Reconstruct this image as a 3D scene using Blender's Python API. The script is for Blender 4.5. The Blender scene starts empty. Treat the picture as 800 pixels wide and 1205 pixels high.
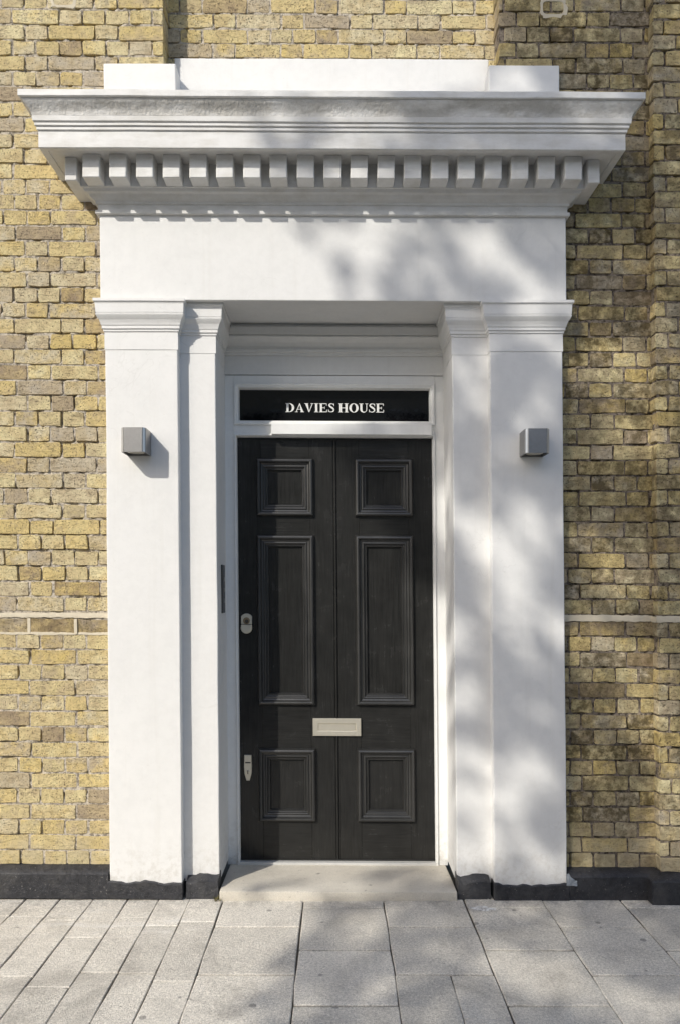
import bpy, bmesh, math, random
from mathutils import Vector, noise
R = math.radians
random.seed(7)
scn = bpy.context.scene
COL = scn.collection
H = 1.387                       # camera height above the pavement
F = 865.0                       # focal length in photo pixels (photo 800 wide)

# ------------------------------------------------------------------ camera
cam = bpy.data.cameras.new("camera"); cam_o = bpy.data.objects.new("camera", cam); COL.objects.link(cam_o)
cam.sensor_fit = 'HORIZONTAL'; cam.sensor_width = 36.0; cam.lens = F / 800 * 36.0
cam.shift_x = 5 / 800; cam.shift_y = 87.5 / 800
cam.clip_start = 0.05; cam.clip_end = 2000
cam_o.location = (0, -3.3, H); cam_o.rotation_euler = (R(90), 0, 0)
scn.camera = cam_o

# ------------------------------------------------------------------ light
SUN = Vector((0.83, 1.0, -0.92)).normalized()      # direction the light travels
elev = math.asin(-SUN.z)
azim = math.atan2(-SUN.x, -SUN.y)                   # clockwise from +Y
w = bpy.data.worlds.new("World"); scn.world = w; w.use_nodes = True
nt = w.node_tree; nt.nodes.clear()
sky = nt.nodes.new('ShaderNodeTexSky'); sky.sky_type = 'NISHITA'; sky.sun_disc = False
sky.sun_elevation = elev; sky.sun_rotation = azim; sky.dust_density = 2.0; sky.air_density = 1.0; sky.ozone_density = 0.6
bg = nt.nodes.new('ShaderNodeBackground'); bg.inputs['Strength'].default_value = 0.15
wo = nt.nodes.new('ShaderNodeOutputWorld')
nt.links.new(sky.outputs[0], bg.inputs[0]); nt.links.new(bg.outputs[0], wo.inputs[0])
sl = bpy.data.lights.new("sun", 'SUN'); sl.energy = 2.75; sl.angle = R(0.53); sl.color = (1.0, 0.95, 0.86)
so = bpy.data.objects.new("sun", sl); COL.objects.link(so)
so.rotation_euler = SUN.to_track_quat('-Z', 'Y').to_euler(); so.location = (-6, -8, 9)
scn.view_settings.view_transform = 'Standard'; scn.view_settings.look = 'None'
scn.view_settings.exposure = 0.45; scn.view_settings.gamma = 1.0

# ------------------------------------------------------------------ helpers
def lean(v):
    """the old front has settled a little out of plumb and out of level"""
    return Vector((v[0] - 0.0085 * (v[2] - H), v[1], v[2] - 0.005 * v[0]))

def wob(v, a):
    p = Vector(v)
    if a:
        p = p + noise.noise_vector(p * 2.3) * (a * .7) + noise.noise_vector(p * 7.0 + Vector((3, 1, 7))) * (a * 0.28) + noise.noise_vector(p * 26.0) * (a * .08)
    return p

def link(name, bm, mat, parent=None, org=None, a=0.0, smooth=None, leaning=True, label=None, kind=None):
    """turn a bmesh in world coordinates into one object with its origin at org"""
    for v in bm.verts:
        p = wob(v.co, a)
        v.co = lean(p) if leaning else p
    me = bpy.data.meshes.new(name)
    if org is None:
        n = max(1, len(bm.verts)); c = Vector((0, 0, 0))
        for v in bm.verts: c += v.co
        org = c / n
    else:
        org = lean(org) if leaning else Vector(org)
    for v in bm.verts: v.co = v.co - org
    bmesh.ops.recalc_face_normals(bm, faces=bm.faces)
    bm.to_mesh(me); bm.free()
    if smooth is not None:
        me.shade_smooth(); me.set_sharp_from_angle(angle=R(smooth))
    me.materials.append(mat)
    o = bpy.data.objects.new(name, me); COL.objects.link(o)
    if parent is not None:
        o.parent = parent; o.location = org - parent.location
    else:
        o.location = org
    if label: o['label'] = label
    if kind: o['kind'] = kind
    return o

def thing(name, label, cat, loc, group=None, leaning=True):
    o = bpy.data.objects.new(name, None); COL.objects.link(o)
    o.empty_display_size = 0.1
    o.location = lean(loc) if leaning else Vector(loc)
    o['label'] = label; o['category'] = cat
    if group: o['group'] = group
    return o

def sub(name, bm, mat, part, **k):
    """a sub-part: parent is a part (an object that has a parent itself)"""
    o = link(name, bm, mat, None, **k)
    base = part.location + (part.parent.location if part.parent else Vector((0, 0, 0)))
    o.parent = part; o.location = o.location - base
    return o

def box(bm, x0, x1, y0, y1, z0, z1, seg=None):
    """axis box; seg subdivides it along every axis at about that spacing"""
    if not seg:
        vs = [bm.verts.new((x, y, z)) for x in (x0, x1) for y in (y0, y1) for z in (z0, z1)]
        for f in ((0, 1, 3, 2), (4, 6, 7, 5), (0, 4, 5, 1), (2, 3, 7, 6), (0, 2, 6, 4), (1, 5, 7, 3)):
            bm.faces.new([vs[i] for i in f])
        return vs
    def face(o, u, v, nu, nv):
        g = [[bm.verts.new(Vector(o) + Vector(u) * (i / nu) + Vector(v) * (j / nv)) for j in range(nv + 1)] for i in range(nu + 1)]
        for i in range(nu):
            for j in range(nv):
                bm.faces.new((g[i][j], g[i + 1][j], g[i + 1][j + 1], g[i][j + 1]))
    nx = max(1, int((x1 - x0) / seg)); ny = max(1, int((y1 - y0) / seg)); nz = max(1, int((z1 - z0) / seg))
    dx, dy, dz = (x1 - x0, 0, 0), (0, y1 - y0, 0), (0, 0, z1 - z0)
    face((x0, y0, z0), dx, dz, nx, nz); face((x0, y1, z0), dx, dz, nx, nz)
    face((x0, y0, z0), dy, dz, ny, nz); face((x1, y0, z0), dy, dz, ny, nz)
    face((x0, y0, z0), dx, dy, nx, ny); face((x0, y0, z1), dx, dy, nx, ny)
    bmesh.ops.remove_doubles(bm, verts=bm.verts, dist=1e-5)

def bevel(bm, w_, n=1):
    bmesh.ops.recalc_face_normals(bm, faces=bm.faces)
    bmesh.ops.bevel(bm, geom=[e for e in bm.edges if len(e.link_faces) == 2 and e.calc_face_angle(0) > 0.6], offset=w_, segments=n, profile=0.6, affect='EDGES')

def roundpoly(pts, rads, n=3):
    out = []
    N = len(pts)
    for i, p in enumerate(pts):
        r = rads[i] if isinstance(rads, (list, tuple)) else rads
        p = Vector(p); a = (Vector(pts[i - 1]) - p).normalized(); b = (Vector(pts[(i + 1) % N]) - p).normalized()
        if not r: out.append(p); continue
        s = p + a * r; e = p + b * r
        for k in range(n + 1):
            t = k / n
            out.append(s * (1 - t) ** 2 + p * 2 * t * (1 - t) + e * t * t)
    return out

def prism(bm, poly, zs):
    rings = [[bm.verts.new((p[0], p[1], z)) for p in poly] for z in zs]
    n = len(poly)
    for a, b in zip(rings, rings[1:]):
        for i in range(n):
            bm.faces.new((a[i], a[(i + 1) % n], b[(i + 1) % n], b[i]))
    bm.faces.new(rings[0]); bm.faces.new(rings[-1])

def frange(a, b, d):
    n = max(1, int(round((b - a) / d)))
    return [a + (b - a) * i / n for i in range(n + 1)]

def sweep(bm, path, prof, seg=0.06):
    """sweep a (projection, height) profile along a plan path, mitred; outside lies to the right-hand -y side"""
    P = [Vector(p) for p in path]; nodes = []
    for i, p in enumerate(P):
        def nrm(a, b):
            d = (b - a).normalized(); return Vector((d.y, -d.x))
        if i == 0: m = nrm(P[0], P[1])
        elif i == len(P) - 1: m = nrm(P[-2], P[-1])
        else:
            n1, n2 = nrm(P[i - 1], p), nrm(p, P[i + 1]); m = (n1 + n2) / (1 + n1.dot(n2))
        nodes.append((p, m))
    full = []
    for (p, m), (q, k) in zip(nodes, nodes[1:]):
        n = max(1, int((q - p).length / seg))
        for i in range(n):
            t = i / n; full.append((p.lerp(q, t), m.lerp(k, t)))
    full.append(nodes[-1])
    rows = [[bm.verts.new((p.x + m.x * a, p.y + m.y * a, z)) for a, z in prof] for p, m in full]
    for r, s in zip(rows, rows[1:]):
        for i in range(len(prof) - 1):
            bm.faces.new((r[i], s[i], s[i + 1], r[i + 1]))
    bm.faces.new(rows[0]); bm.faces.new(rows[-1])

def framesweep(bm, x0, x1, z0, z1, yb, prof):
    """mitred moulding round a rectangle in the door plane; prof = (inset from the outer edge, height towards the street)"""
    rows = []
    for sx, sz in ((0, 0), (1, 0), (1, 1), (0, 1)):
        r = []
        for i, h in prof:
            r.append(bm.verts.new(((x1 - i) if sx else (x0 + i), yb - h, (z1 - i) if sz else (z0 + i))))
        rows.append(r)
    for k in range(4):
        a, b = rows[k], rows[(k + 1) % 4]
        for i in range(len(prof) - 1):
            bm.faces.new((a[i], b[i], b[i + 1], a[i + 1]))

# ------------------------------------------------------------------ materials
class M:
    def __init__(s, name, rough=0.6, spec=0.5, metal=0.0):
        s.m = bpy.data.materials.new(name); s.m.use_nodes = True
        s.t = s.m.node_tree; s.b = s.t.nodes['Principled BSDF']
        s.b.inputs['Roughness'].default_value = rough; s.b.inputs['Metallic'].default_value = metal
        s.b.inputs['Specular IOR Level'].default_value = spec
        g = s.t.nodes.new('ShaderNodeNewGeometry'); s.pos = g.outputs['Position']; s.geo = g
    def node(s, t, **k):
        n = s.t.nodes.new(t)
        for a, b in k.items(): setattr(n, a, b)
        return n
    def plug(s, sock, v):
        if hasattr(v, 'is_output'): s.t.links.new(v, sock)
        else: sock.default_value = v
    def map(s, scale=(1, 1, 1), rot=(0, 0, 0), src=None, add=None):
        n = s.node('ShaderNodeMapping'); s.plug(n.inputs['Vector'], src or s.pos)
        n.inputs['Scale'].default_value = scale; n.inputs['Rotation'].default_value = rot
        if add is not None: s.plug(n.inputs['Location'], add)
        return n.outputs[0]
    def noise(s, scale, detail=3, rough=0.55, vec=None, dist=0.0):
        n = s.node('ShaderNodeTexNoise'); s.plug(n.inputs['Vector'], vec or s.pos)
        n.inputs['Scale'].default_value = scale; n.inputs['Detail'].default_value = detail
        n.inputs['Roughness'].default_value = rough; n.inputs['Distortion'].default_value = dist
        return n.outputs['Fac']
    def ramp(s, fac, stops):
        n = s.node('ShaderNodeValToRGB'); e = n.color_ramp.elements
        while len(e) < len(stops): e.new(0.5)
        for k, (p, c) in enumerate(stops):
            e[k].position = p; e[k].color = (c, c, c, 1) if isinstance(c, (int, float)) else (*c, 1)
        s.plug(n.inputs[0], fac); return n.outputs[0]
    def mix(s, fac, a, b, mode='MIX'):
        n = s.node('ShaderNodeMix', data_type='RGBA', blend_type=mode)
        s.plug(n.inputs[0], fac)
        for sock, v in ((n.inputs[6], a), (n.inputs[7], b)):
            if isinstance(v, (tuple, list)): v = (*v, 1) if len(v) == 3 else v
            elif isinstance(v, (int, float)): v = (v, v, v, 1)
            s.plug(sock, v)
        return n.outputs[2]
    def math(s, op, a, b=0.0):
        n = s.node('ShaderNodeMath', operation=op); s.plug(n.inputs[0], a); s.plug(n.inputs[1], b); return n.outputs[0]
    def bump(s, h, dist=0.003, strength=1.0):
        n = s.node('ShaderNodeBump'); n.inputs['Distance'].default_value = dist; n.inputs['Strength'].default_value = strength
        s.plug(n.inputs['Height'], h); s.t.links.new(n.outputs[0], s.b.inputs['Normal'])
    def col(s, v): s.plug(s.b.inputs['Base Color'], v if not isinstance(v, tuple) else (*v, 1))
    def rough(s, v): s.plug(s.b.inputs['Roughness'], v)
    def attr(s, name):
        n = s.node('ShaderNodeAttribute', attribute_name=name); q = s.node('ShaderNodeSeparateColor')
        s.t.links.new(n.outputs['Color'], q.inputs[0]); return q.outputs

def brick_material():
    m = M('stock_brick', 0.9, 0.25)
    a = m.attr('tint')
    off = m.node('ShaderNodeCombineXYZ'); m.plug(off.inputs[0], m.math('MULTIPLY', a[1], 37.0)); m.plug(off.inputs[2], m.math('MULTIPLY', a[0], 53.0))
    vec = m.map(add=off.outputs[0])
    base = m.ramp(a[0], [(0.0, (.59, .455, .18)), (.18, (.69, .61, .37)), (.36, (.60, .495, .25)), (.55, (.66, .58, .38)), (.72, (.54, .475, .34)), (.86, (.46, .40, .31)), (1.0, (.27, .20, .125))])
    big = m.noise(14, 4, .6, vec)
    base = m.mix(m.ramp(big, [(.36, 0), (.62, .85)]), base, m.mix(a[1], (.43, .35, .24), (.64, .49, .20)))
    mid = m.noise(55, 5, .65, vec)
    base = m.mix(1.0, base, m.ramp(mid, [(.28, .74), (.5, 1.0), (.74, 1.16)]), 'MULTIPLY')
    fire = m.ramp(m.noise(19, 5, .7, vec, 1.0), [(.54, 0), (.66, 1)])
    base = m.mix(m.math('MULTIPLY', m.math('MULTIPLY', fire, m.ramp(a[1], [(.35, 0), (.75, 1)])), .55), base, (.30, .245, .19))
    # creases drawn into the clay, leaning up to the right
    cr = m.noise(1.0, 3, .6, m.map((20, 20, 70), (0, R(-28), 0), vec), 1.6)
    crease = m.ramp(cr, [(.0, 0), (.56, 0), (.62, 1), (.68, 0)])
    base = m.mix(m.math('MULTIPLY', m.math('MULTIPLY', crease, m.ramp(big, [(.45, 0), (.6, 1)])), .38), base, (.10, .08, .05))
    # pits
    pit = m.ramp(m.noise(150, 2, .6, vec), [(.60, 0), (.67, 1)])
    base = m.mix(m.math('MULTIPLY', pit, .7), base, (.07, .055, .04))
    # soot plus shade painted into the right-hand bricks
    soot_shade = m.ramp(m.noise(22, 4, .65, vec), [(.33, 0), (.58, 1)])
    base = m.mix(m.math('MULTIPLY', soot_shade, a[2]), base, (.075, .055, .022))
    # lime wash smeared over the lowest courses
    sep = m.node('ShaderNodeSeparateXYZ'); m.plug(sep.inputs[0], m.pos)
    low = m.ramp(sep.outputs[2], [(.22, 1), (.36, 0)])
    smear = m.math('MULTIPLY', low, m.ramp(m.noise(9, 4, .6), [(.38, .15), (.6, .8)]))
    base = m.mix(smear, base, (.52, .44, .28))
    m.col(base)
    hgt = m.math('ADD', m.math('MULTIPLY', mid, .35), m.math('MULTIPLY', m.noise(210, 3, .6, vec), .8))
    hgt = m.math('SUBTRACT', hgt, m.math('MULTIPLY', crease, .25)); hgt = m.math('SUBTRACT', hgt, m.math('MULTIPLY', pit, .5))
    m.bump(hgt, .005, 1.0)
    return m.m

def mortar_material(name, c0, c1, dark):
    m = M(name, 0.95, 0.15)
    c = m.mix(m.ramp(m.noise(9, 5, .65), [(.35, 0), (.65, 1)]), c0, c1)
    c = m.mix(m.math('MULTIPLY', m.ramp(m.noise(48, 4, .7), [(.47, 0), (.58, 1)]), dark), c, (.06, .05, .04))
    c = m.mix(1.0, c, m.ramp(m.noise(180, 3, .6), [(.2, .7), (.8, 1.2)]), 'MULTIPLY')
    m.col(c); m.bump(m.noise(110, 5, .65), .006, 1.0)
    return m.m

def white_material(name, tint=(.72, .716, .70), dirt=0.0):
    m = M(name, 0.55, 0.4)
    c = m.mix(m.ramp(m.noise(2.2, 4, .6), [(.3, 0), (.7, 1)]), tint, tuple(t * .955 for t in tint))
    c = m.mix(1.0, c, m.ramp(m.noise(30, 4, .6), [(.25, .95), (.6, 1.0)]), 'MULTIPLY')
    spk = m.ramp(m.noise(70, 2, .5), [(.70, 0), (.76, 1)])
    c = m.mix(m.math('MULTIPLY', spk, .12), c, (.40, .39, .36))
    drip = m.ramp(m.noise(1.0, 4, .6, m.map((26, 26, 1.1))), [(.56, 0), (.74, 1)])
    c = m.mix(m.math('MULTIPLY', drip, .16), c, (.55, .53, .48))
    sz = m.node('ShaderNodeSeparateXYZ'); m.plug(sz.inputs[0], m.pos)
    spl = m.math('MULTIPLY', m.ramp(sz.outputs[2], [(.07, 1), (.30, 0)]), m.ramp(m.noise(34, 5, .7), [(.46, 0), (.64, 1)]))
    c = m.mix(m.math('MULTIPLY', spl, .45), c, (.42, .39, .34))
    cw = m.noise(1.0, 3, .6, m.map((5, 5, 5)), .8)
    crk = m.ramp(cw, [(0, 0), (.494, 0), (.5, 1), (.506, 0)])
    c = m.mix(m.math('MULTIPLY', m.math('MULTIPLY', crk, m.ramp(m.noise(1.7, 2), [(.55, 0), (.62, 1)])), .16), c, (.36, .34, .31))
    if dirt:
        st = m.ramp(m.noise(1.0, 5, .65, m.map((9, 9, 30))), [(.42, 0), (.66, 1)])
        c = m.mix(m.math('MULTIPLY', st, dirt), c, (.47, .45, .40))
    m.col(c)
    m.rough(m.ramp(m.noise(12, 3), [(.3, .5), (.7, .7)]))
    h = m.math('ADD', m.math('MULTIPLY', m.noise(13, 4, .5), 1.0), m.math('MULTIPLY', m.noise(90, 3, .6), .16))
    m.bump(h, .006, .32)
    return m.m

def dirty_moulding():
    m = M('weathered_white_paint', 0.65, 0.3)
    c = m.mix(m.ramp(m.noise(30, 4, .6), [(.25, 0), (.6, 1)]), (.76, .75, .72), (.80, .79, .77))
    st = m.ramp(m.noise(1.0, 6, .68, m.map((5, 5, 16))), [(.40, 0), (.58, 1)])
    c = m.mix(m.math('MULTIPLY', st, .75), c, m.mix(m.noise(60, 4, .6), (.36, .34, .30), (.56, .54, .50)))
    m.col(c); m.bump(m.math('ADD', m.noise(16, 5, .6), m.math('MULTIPLY', m.noise(85, 4, .65), .5)), .008, .9)
    return m.m

def gloss_black(name, axis, spec=.28, r0=.13, r1=.24):
    m = M(name, 0.3, spec)
    sc = (140, 140, 7) if axis == 'z' else (7, 140, 140)
    br = m.noise(1.0, 4, .6, m.map(sc), .4); cloud = m.noise(9, 4, .6, None, .35)
    m.col(m.mix(m.ramp(m.math('ADD', m.math('MULTIPLY', br, .6), m.math('MULTIPLY', cloud, .4)), [(.30, 0), (.70, 1)]), (.012, .012, .0112), (.029, .0288, .0275)))
    m.rough(m.math('ADD', m.ramp(cloud, [(.3, r0), (.7, r1)]), m.math('MULTIPLY', br, .10)))
    m.bump(m.math('ADD', m.math('MULTIPLY', br, .7), m.math('MULTIPLY', cloud, .6)), .0016, .6)
    return m.m

def stone(name, c0, c1, bumpd=.003, street=True):
    m = M(name, 0.85, 0.3)
    a = m.attr('tint')
    c = m.mix(m.ramp(m.noise(5, 5, .6), [(.3, 0), (.7, 1)]), c0, c1)
    c = m.mix(1.0, c, m.ramp(a[0], [(0, .86), (1, 1.12)]), 'MULTIPLY')
    c = m.mix(1.0, c, m.ramp(m.noise(230, 3, .7), [(.30, .62), (.5, 1.0), (.70, 1.30)] if street else [(.25, .82), (.5, 1.0), (.75, 1.12)]), 'MULTIPLY')
    c = m.mix(m.math('MULTIPLY', m.ramp(m.noise(70, 3, .6), [(.64, 0), (.72, 1)]), .35), c, (.12, .11, .10))
    c = m.mix(m.math('MULTIPLY', m.ramp(m.noise(11, 3, .6, m.map((1, 1.6, 1))), [(.70, 0), (.73, 1)]), .6), c, (.10, .095, .09))
    c = m.mix(m.math('MULTIPLY', m.ramp(m.noise(3.2, 6, .7, None, .8), [(.50, 0), (.68, 1)]), .48 if street else .15), c, (.25, .23, .20))
    c = m.mix(1.0 if street else .2, c, m.ramp(m.noise(105, 2, .6), [(.30, .78), (.5, 1.0), (.70, 1.2)]), 'MULTIPLY')
    sp = m.node('ShaderNodeSeparateXYZ'); m.plug(sp.inputs[0], m.pos)
    grime = m.math('MULTIPLY', m.ramp(m.math('ADD', sp.outputs[1], .5), [(.30, 0), (.44, 1)]), m.ramp(m.noise(26, 5, .7), [(.46, 0), (.62, 1)]))
    c = m.mix(m.math('MULTIPLY', grime, .4 if street else .06), c, (.15, .135, .115))
    lime = m.math('MULTIPLY', m.ramp(m.math('ADD', sp.outputs[1], .5), [(.05, 0), (.16, 1), (.30, 1), (.40, 0)]), m.ramp(m.noise(1.0, 5, .7, m.map((5, 22, 1))), [(.50, 0), (.66, 1)]))
    lime = m.math('MULTIPLY', lime, m.ramp(m.math('ADD', sp.outputs[0], 1.5), [(.85, 1), (1.0, 0)]))
    c = m.mix(m.math('MULTIPLY', lime, .55 if street else 0), c, (.72, .70, .66))
    vo = m.node('ShaderNodeTexVoronoi'); m.plug(vo.inputs['Vector'], m.pos); vo.inputs['Scale'].default_value = 7.5
    gum = m.math('MULTIPLY', m.ramp(m.math('ADD', vo.outputs['Distance'], m.math('MULTIPLY', m.noise(60, 2), .05)), [(.105, 1), (.125, 0)]), m.ramp(vo.outputs['Color'], [(.55, 0), (.58, 1)]))
    c = m.mix(m.math('MULTIPLY', gum, .6 if street else 0), c, (.13, .125, .12))
    m.col(c); m.bump(m.math('ADD', m.noise(240, 3, .65), m.math('MULTIPLY', m.noise(28, 4), .8)), bumpd, .8)
    return m.m

def tar():
    m = M('black_masonry_paint', 0.5, 0.5)
    c = m.mix(m.ramp(m.noise(40, 5, .7), [(.35, 0), (.7, 1)]), (.012, .0125, .016), (.036, .037, .043))
    c = m.mix(m.math('MULTIPLY', m.ramp(m.noise(6, 5, .7), [(.5, 0), (.72, 1)]), .40), c, (.12, .115, .105))
    c = m.mix(m.ramp(m.noise(150, 2, .6), [(.69, 0), (.74, .8)]), c, (.30, .29, .27))
    m.col(c); m.bump(m.math('ADD', m.noise(60, 5, .65), m.math('MULTIPLY', m.noise(220, 2), .4)), .006, .9)
    return m.m

def plain(name, c, rough, spec=.5, metal=0.0, var=.12, sc=40, bump=0.0):
    m = M(name, rough, spec, metal)
    m.col(m.mix(m.noise(sc, 4, .6), tuple(x * (1 - var) for x in c), tuple(min(1, x * (1 + var)) for x in c)))
    if bump: m.bump(m.noise(sc * 2, 4, .6), bump, .7)
    return m.m

BRICK = brick_material()
MORT_L = mortar_material('pale_mortar', (.60, .535, .43), (.46, .41, .345), .6)
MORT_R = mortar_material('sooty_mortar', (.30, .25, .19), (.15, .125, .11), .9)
CREAM = plain('cream_repair_mortar', (.57, .51, .395), .9, .2, 0, .12, 30, .004)
WHITE = white_material('white_masonry_paint')
WHITE_C = white_material('white_cornice_paint', (.725, .72, .704), .4)
WHITE_D = dirty_moulding()
JOIN = white_material('white_joinery_paint', (.78, .785, .77))
BLACK_M = gloss_black('black_gloss_paint_on_mouldings', 'z', .8, .26, .38); BLACK_V = gloss_black('black_gloss_paint_brushed_upright', 'z'); BLACK_H = gloss_black('black_gloss_paint_brushed_across', 'x')
STEP = stone('doorstep_stone', (.63, .59, .51), (.54, .50, .425), .002, False)
SLAB = stone('concrete_paving', (.67, .63, .555), (.56, .525, .465), .005)
JOINT = plain('joint_grit', (.12, .108, .09), .95, .1, 0, .5, 60, .006)
TAR = tar()
ALU = plain('brushed_aluminium', (.30, .295, .29), .40, .5, .85, .12, 60, .0008)
ALU_E = plain('aluminium_edge_glint', (.62, .62, .62), .35, .5, .6, .05)
LENS = plain('lamp_lens', (.45, .43, .38), .25, .5)
NICKEL = plain('satin_nickel', (.66, .62, .52), .40, .5, .65, .08, 30)
BRONZE = plain('dark_bronze', (.26, .20, .12), .45, .5, .6)
NICK_D = plain('dark_keyway', (.05, .045, .04), .5, .5, .3)
DARK = plain('dark_anodised_plate', (.05, .052, .055), .4, .5, .3)
THRESH = plain('pale_threshold_metal', (.62, .62, .60), .4, .5, .3)
LETTER = plain('white_vinyl_letter', (.72, .72, .70), .5, .3, 0, .04)
WDGREEN = plain('dry_weed', (.17, .15, .05), .8, .2, 0, .4)

gm = M('dark_glass', 0.03, 0.45); gm.col((.004, .004, .0045))
gm.rough(gm.ramp(gm.noise(30, 4, .7), [(.4, .02), (.75, .16)])); GLASS = gm.m

# ------------------------------------------------------------------ brick walls
def set_tint(bm, faces, t):
    lay = bm.loops.layers.float_color.get('tint') or bm.loops.layers.float_color.new('tint')
    for f in faces:
        for l in f.loops: l[lay] = (t[0], t[1], t[2], 1)

def brick_geo(bm, x0, x1, z0, z1, yf, depth, rnd, ends=(1, 1)):
    """one worn brick: irregular ten-cornered face, rounded arris, plain sides"""
    n0 = len(bm.faces)
    y = yf - rnd.uniform(-.001, .0016)
    j = lambda s=.0028: rnd.uniform(-s, s)
    c = [rnd.uniform(.0015, .007) for _ in range(4)]
    w_, h_ = x1 - x0, z1 - z0
    k = min(.4 * w_, .4 * h_)
    c = [min(q, k) for q in c]
    xm = (x0 + x1) / 2
    pts = [(x0 + c[0], z0 + j()), (xm + j(.02) * min(1, w_ * 5), z0 + j(.003)), (x1 - c[1], z0 + j()), (x1 + j(), z0 + c[1]), (x1 + j(), z1 - c[2]), (x1 - c[2], z1 + j()),
           (xm + j(.02) * min(1, w_ * 5), z1 + j(.003)), (x0 + c[3], z1 + j()), (x0 + j(), z1 - c[3]), (x0 + j(), z0 + c[0])]
    cz = (z0 + z1) / 2
    ins = rnd.uniform(.0006, .0020); tl = j(.0009); tz = j(.0006)
    fr, ou, ba = [], [], []
    for (px, pz) in pts:
        sx = px + (ins if px < xm else -ins); sz = pz + (ins if pz < cz else -ins)
        yy = y + tl * (px - xm) / max(w_, .05) * 2 + tz * (pz - cz) / .03
        fr.append(bm.verts.new((sx, yy, sz))); ou.append(bm.verts.new((px, yy + .0018, pz))); ba.append(bm.verts.new((px, y + depth, pz)))
    bm.faces.new(fr)
    for i in range(10):
        k2 = (i + 1) % 10
        bm.faces.new((ou[i], ou[k2], fr[k2], fr[i])); bm.faces.new((ba[i], ba[k2], ou[k2], ou[i]))
    bm.faces.ensure_lookup_table()
    return bm.faces[n0:]

def flemish(row, x0, x1, rnd, anchor):
    S, Hd = .211, .1045
    off = anchor + (.1577 if row % 2 else 0) + rnd.uniform(-.006, .006)
    k = math.floor((x0 - off) / (S + Hd)) - 1
    x = off + k * (S + Hd); out = []
    while x < x1:
        if rnd.random() < .22: out += [(x, x + S * .5), (x + S * .5, x + S)]
        else: out.append((x, x + S))
        out.append((x + S, x + S + Hd)); x += S + Hd
    return out

def english(row, x0, x1, rnd, anchor):
    out = []
    st = row % 2 == 1
    wd = .208 if st else .104
    off = anchor + (.052 if st else 0) + rnd.uniform(-.006, .006)
    x = off + (math.floor((x0 - off) / wd) - 1) * wd
    while x < x1:
        out.append((x, x + wd)); x += wd
    return out

PITCH = .0695
def px_of(x, y, z):
    s = F / (3.3 + y); p = lean((x, y, z)); return 395 + p.x * s, 690 - (p.z - H) * s

def build_wall(label, zones, yf, mort, soot_shade, loc, seed, anchor=0.0, quoin=None, bed=None, grp='yellow stock brick walls of the house front'):
    """zones: (x0, x1, zrel0, zrel1). Bricks in the picture are parts, those past its edges one joined part"""
    t = thing('brick_wall', label, 'brick wall', loc, grp)
    rnd = random.Random(seed)
    rest = bmesh.new(); rest.loops.layers.float_color.new('tint'); nb = 0
    zs_up = -.122; zs_dn = -.150
    rows = []
    for i in range(-1, 50):
        rows.append((i, zs_up + i * PITCH, flemish) if i >= 0 else None)
    rows = [r for r in rows if r] + [(-1 - i, zs_dn - (i + 1) * PITCH, english) for i in range(17)]
    for row, zr, bond in rows:
        for (xa, xb, za, zb) in zones:
            if zr + PITCH * .5 < za or zr + PITCH * .5 > zb: continue
            for (a, b) in bond(row, xa, xb, rnd, anchor if quoin is None else quoin):
                a, b = max(a, xa), min(b, xb)
                if b - a < .022: continue
                g = rnd.uniform(.0030, .0055)
                x0, x1 = (a + g if a > xa + 1e-4 else a + .001), (b - g if b < xb - 1e-4 else b - .001)
                z0 = H + zr + .0040 + rnd.uniform(-.0018, .0018); z1 = H + zr + PITCH - .0045 + rnd.uniform(-.0018, .0018)
                tint = (rnd.random() ** 1.15, rnd.random(), soot_shade * rnd.uniform(.35, 1.0))  # last channel carries soot and the painted shade
                if zr < 0 and row == -1 and yf == 0: tint = (rnd.uniform(.86, 1), tint[1], .45)
                if zr < 0 and row == -1 and yf == 0 and xa < -1 and b < xb - .02:
                    pp = bmesh.new(); box(pp, b - .0065, b + .0065, .0004, .02, H + zr + .002, H + zr + PITCH - .002, .008); link('pointing', pp, CREAM, t, a=.010)
                pa, pb = px_of(x0, yf, z0), px_of(x1, yf, z1)
                inside = pb[0] > -4 and pa[0] < 804 and pa[1] > -4 and nb < 298
                d = .14 if (quoin is not None and a < xa + 1e-4) or (bed and (abs(b - bed[0]) < 1e-4 or abs(a - bed[1]) < 1e-4)) else .05
                if inside:
                    bm = bmesh.new(); fs = brick_geo(bm, x0, x1, z0, z1, yf, d, rnd); set_tint(bm, fs, tint)
                    link('brick', bm, BRICK, t, org=((x0 + x1) / 2, yf, (z0 + z1) / 2)); nb += 1
                else:
                    set_tint(rest, brick_geo(rest, x0, x1, z0, z1, yf, d, rnd), tint)
    if len(rest.verts): link('outer_brickwork', rest, BRICK, t, kind='stuff')
    else: rest.free()
    return t

def mortar_bed(t, zones, yf, mort, seed, cell=.010):
    bm = bmesh.new(); sd = Vector((seed * 3.3, 0, seed * 1.7))
    for (xa, xb, za, zb) in zones:
        xs = frange(xa, xb, cell); zs = frange(H + za, H + zb, cell)
        def yy(x, z):
            p = Vector((x, 0, z)) + sd
            n = noise.noise(p * 20) * .7 + noise.noise(p * 60) * .35 + noise.noise(p * 2.6) * .4 + .02
            return yf + .0021 + min(.014, max(0, n) * .030)
        g = [[bm.verts.new((x, yy(x, z), z)) for z in zs] for x in xs]
        for i in range(len(xs) - 1):
            for k in range(len(zs) - 1):
                bm.faces.new((g[i][k], g[i + 1][k], g[i + 1][k + 1], g[i][k + 1]))
        # a solid behind it
        xa, xb, z0, z1 = xa + .002, xb - .002, H + za, H + zb
        box(bm, xa, xb, yf + .022, yf + .30, z0, z1)
    link('mortar_bed', bm, mort, t, smooth=60)

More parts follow.
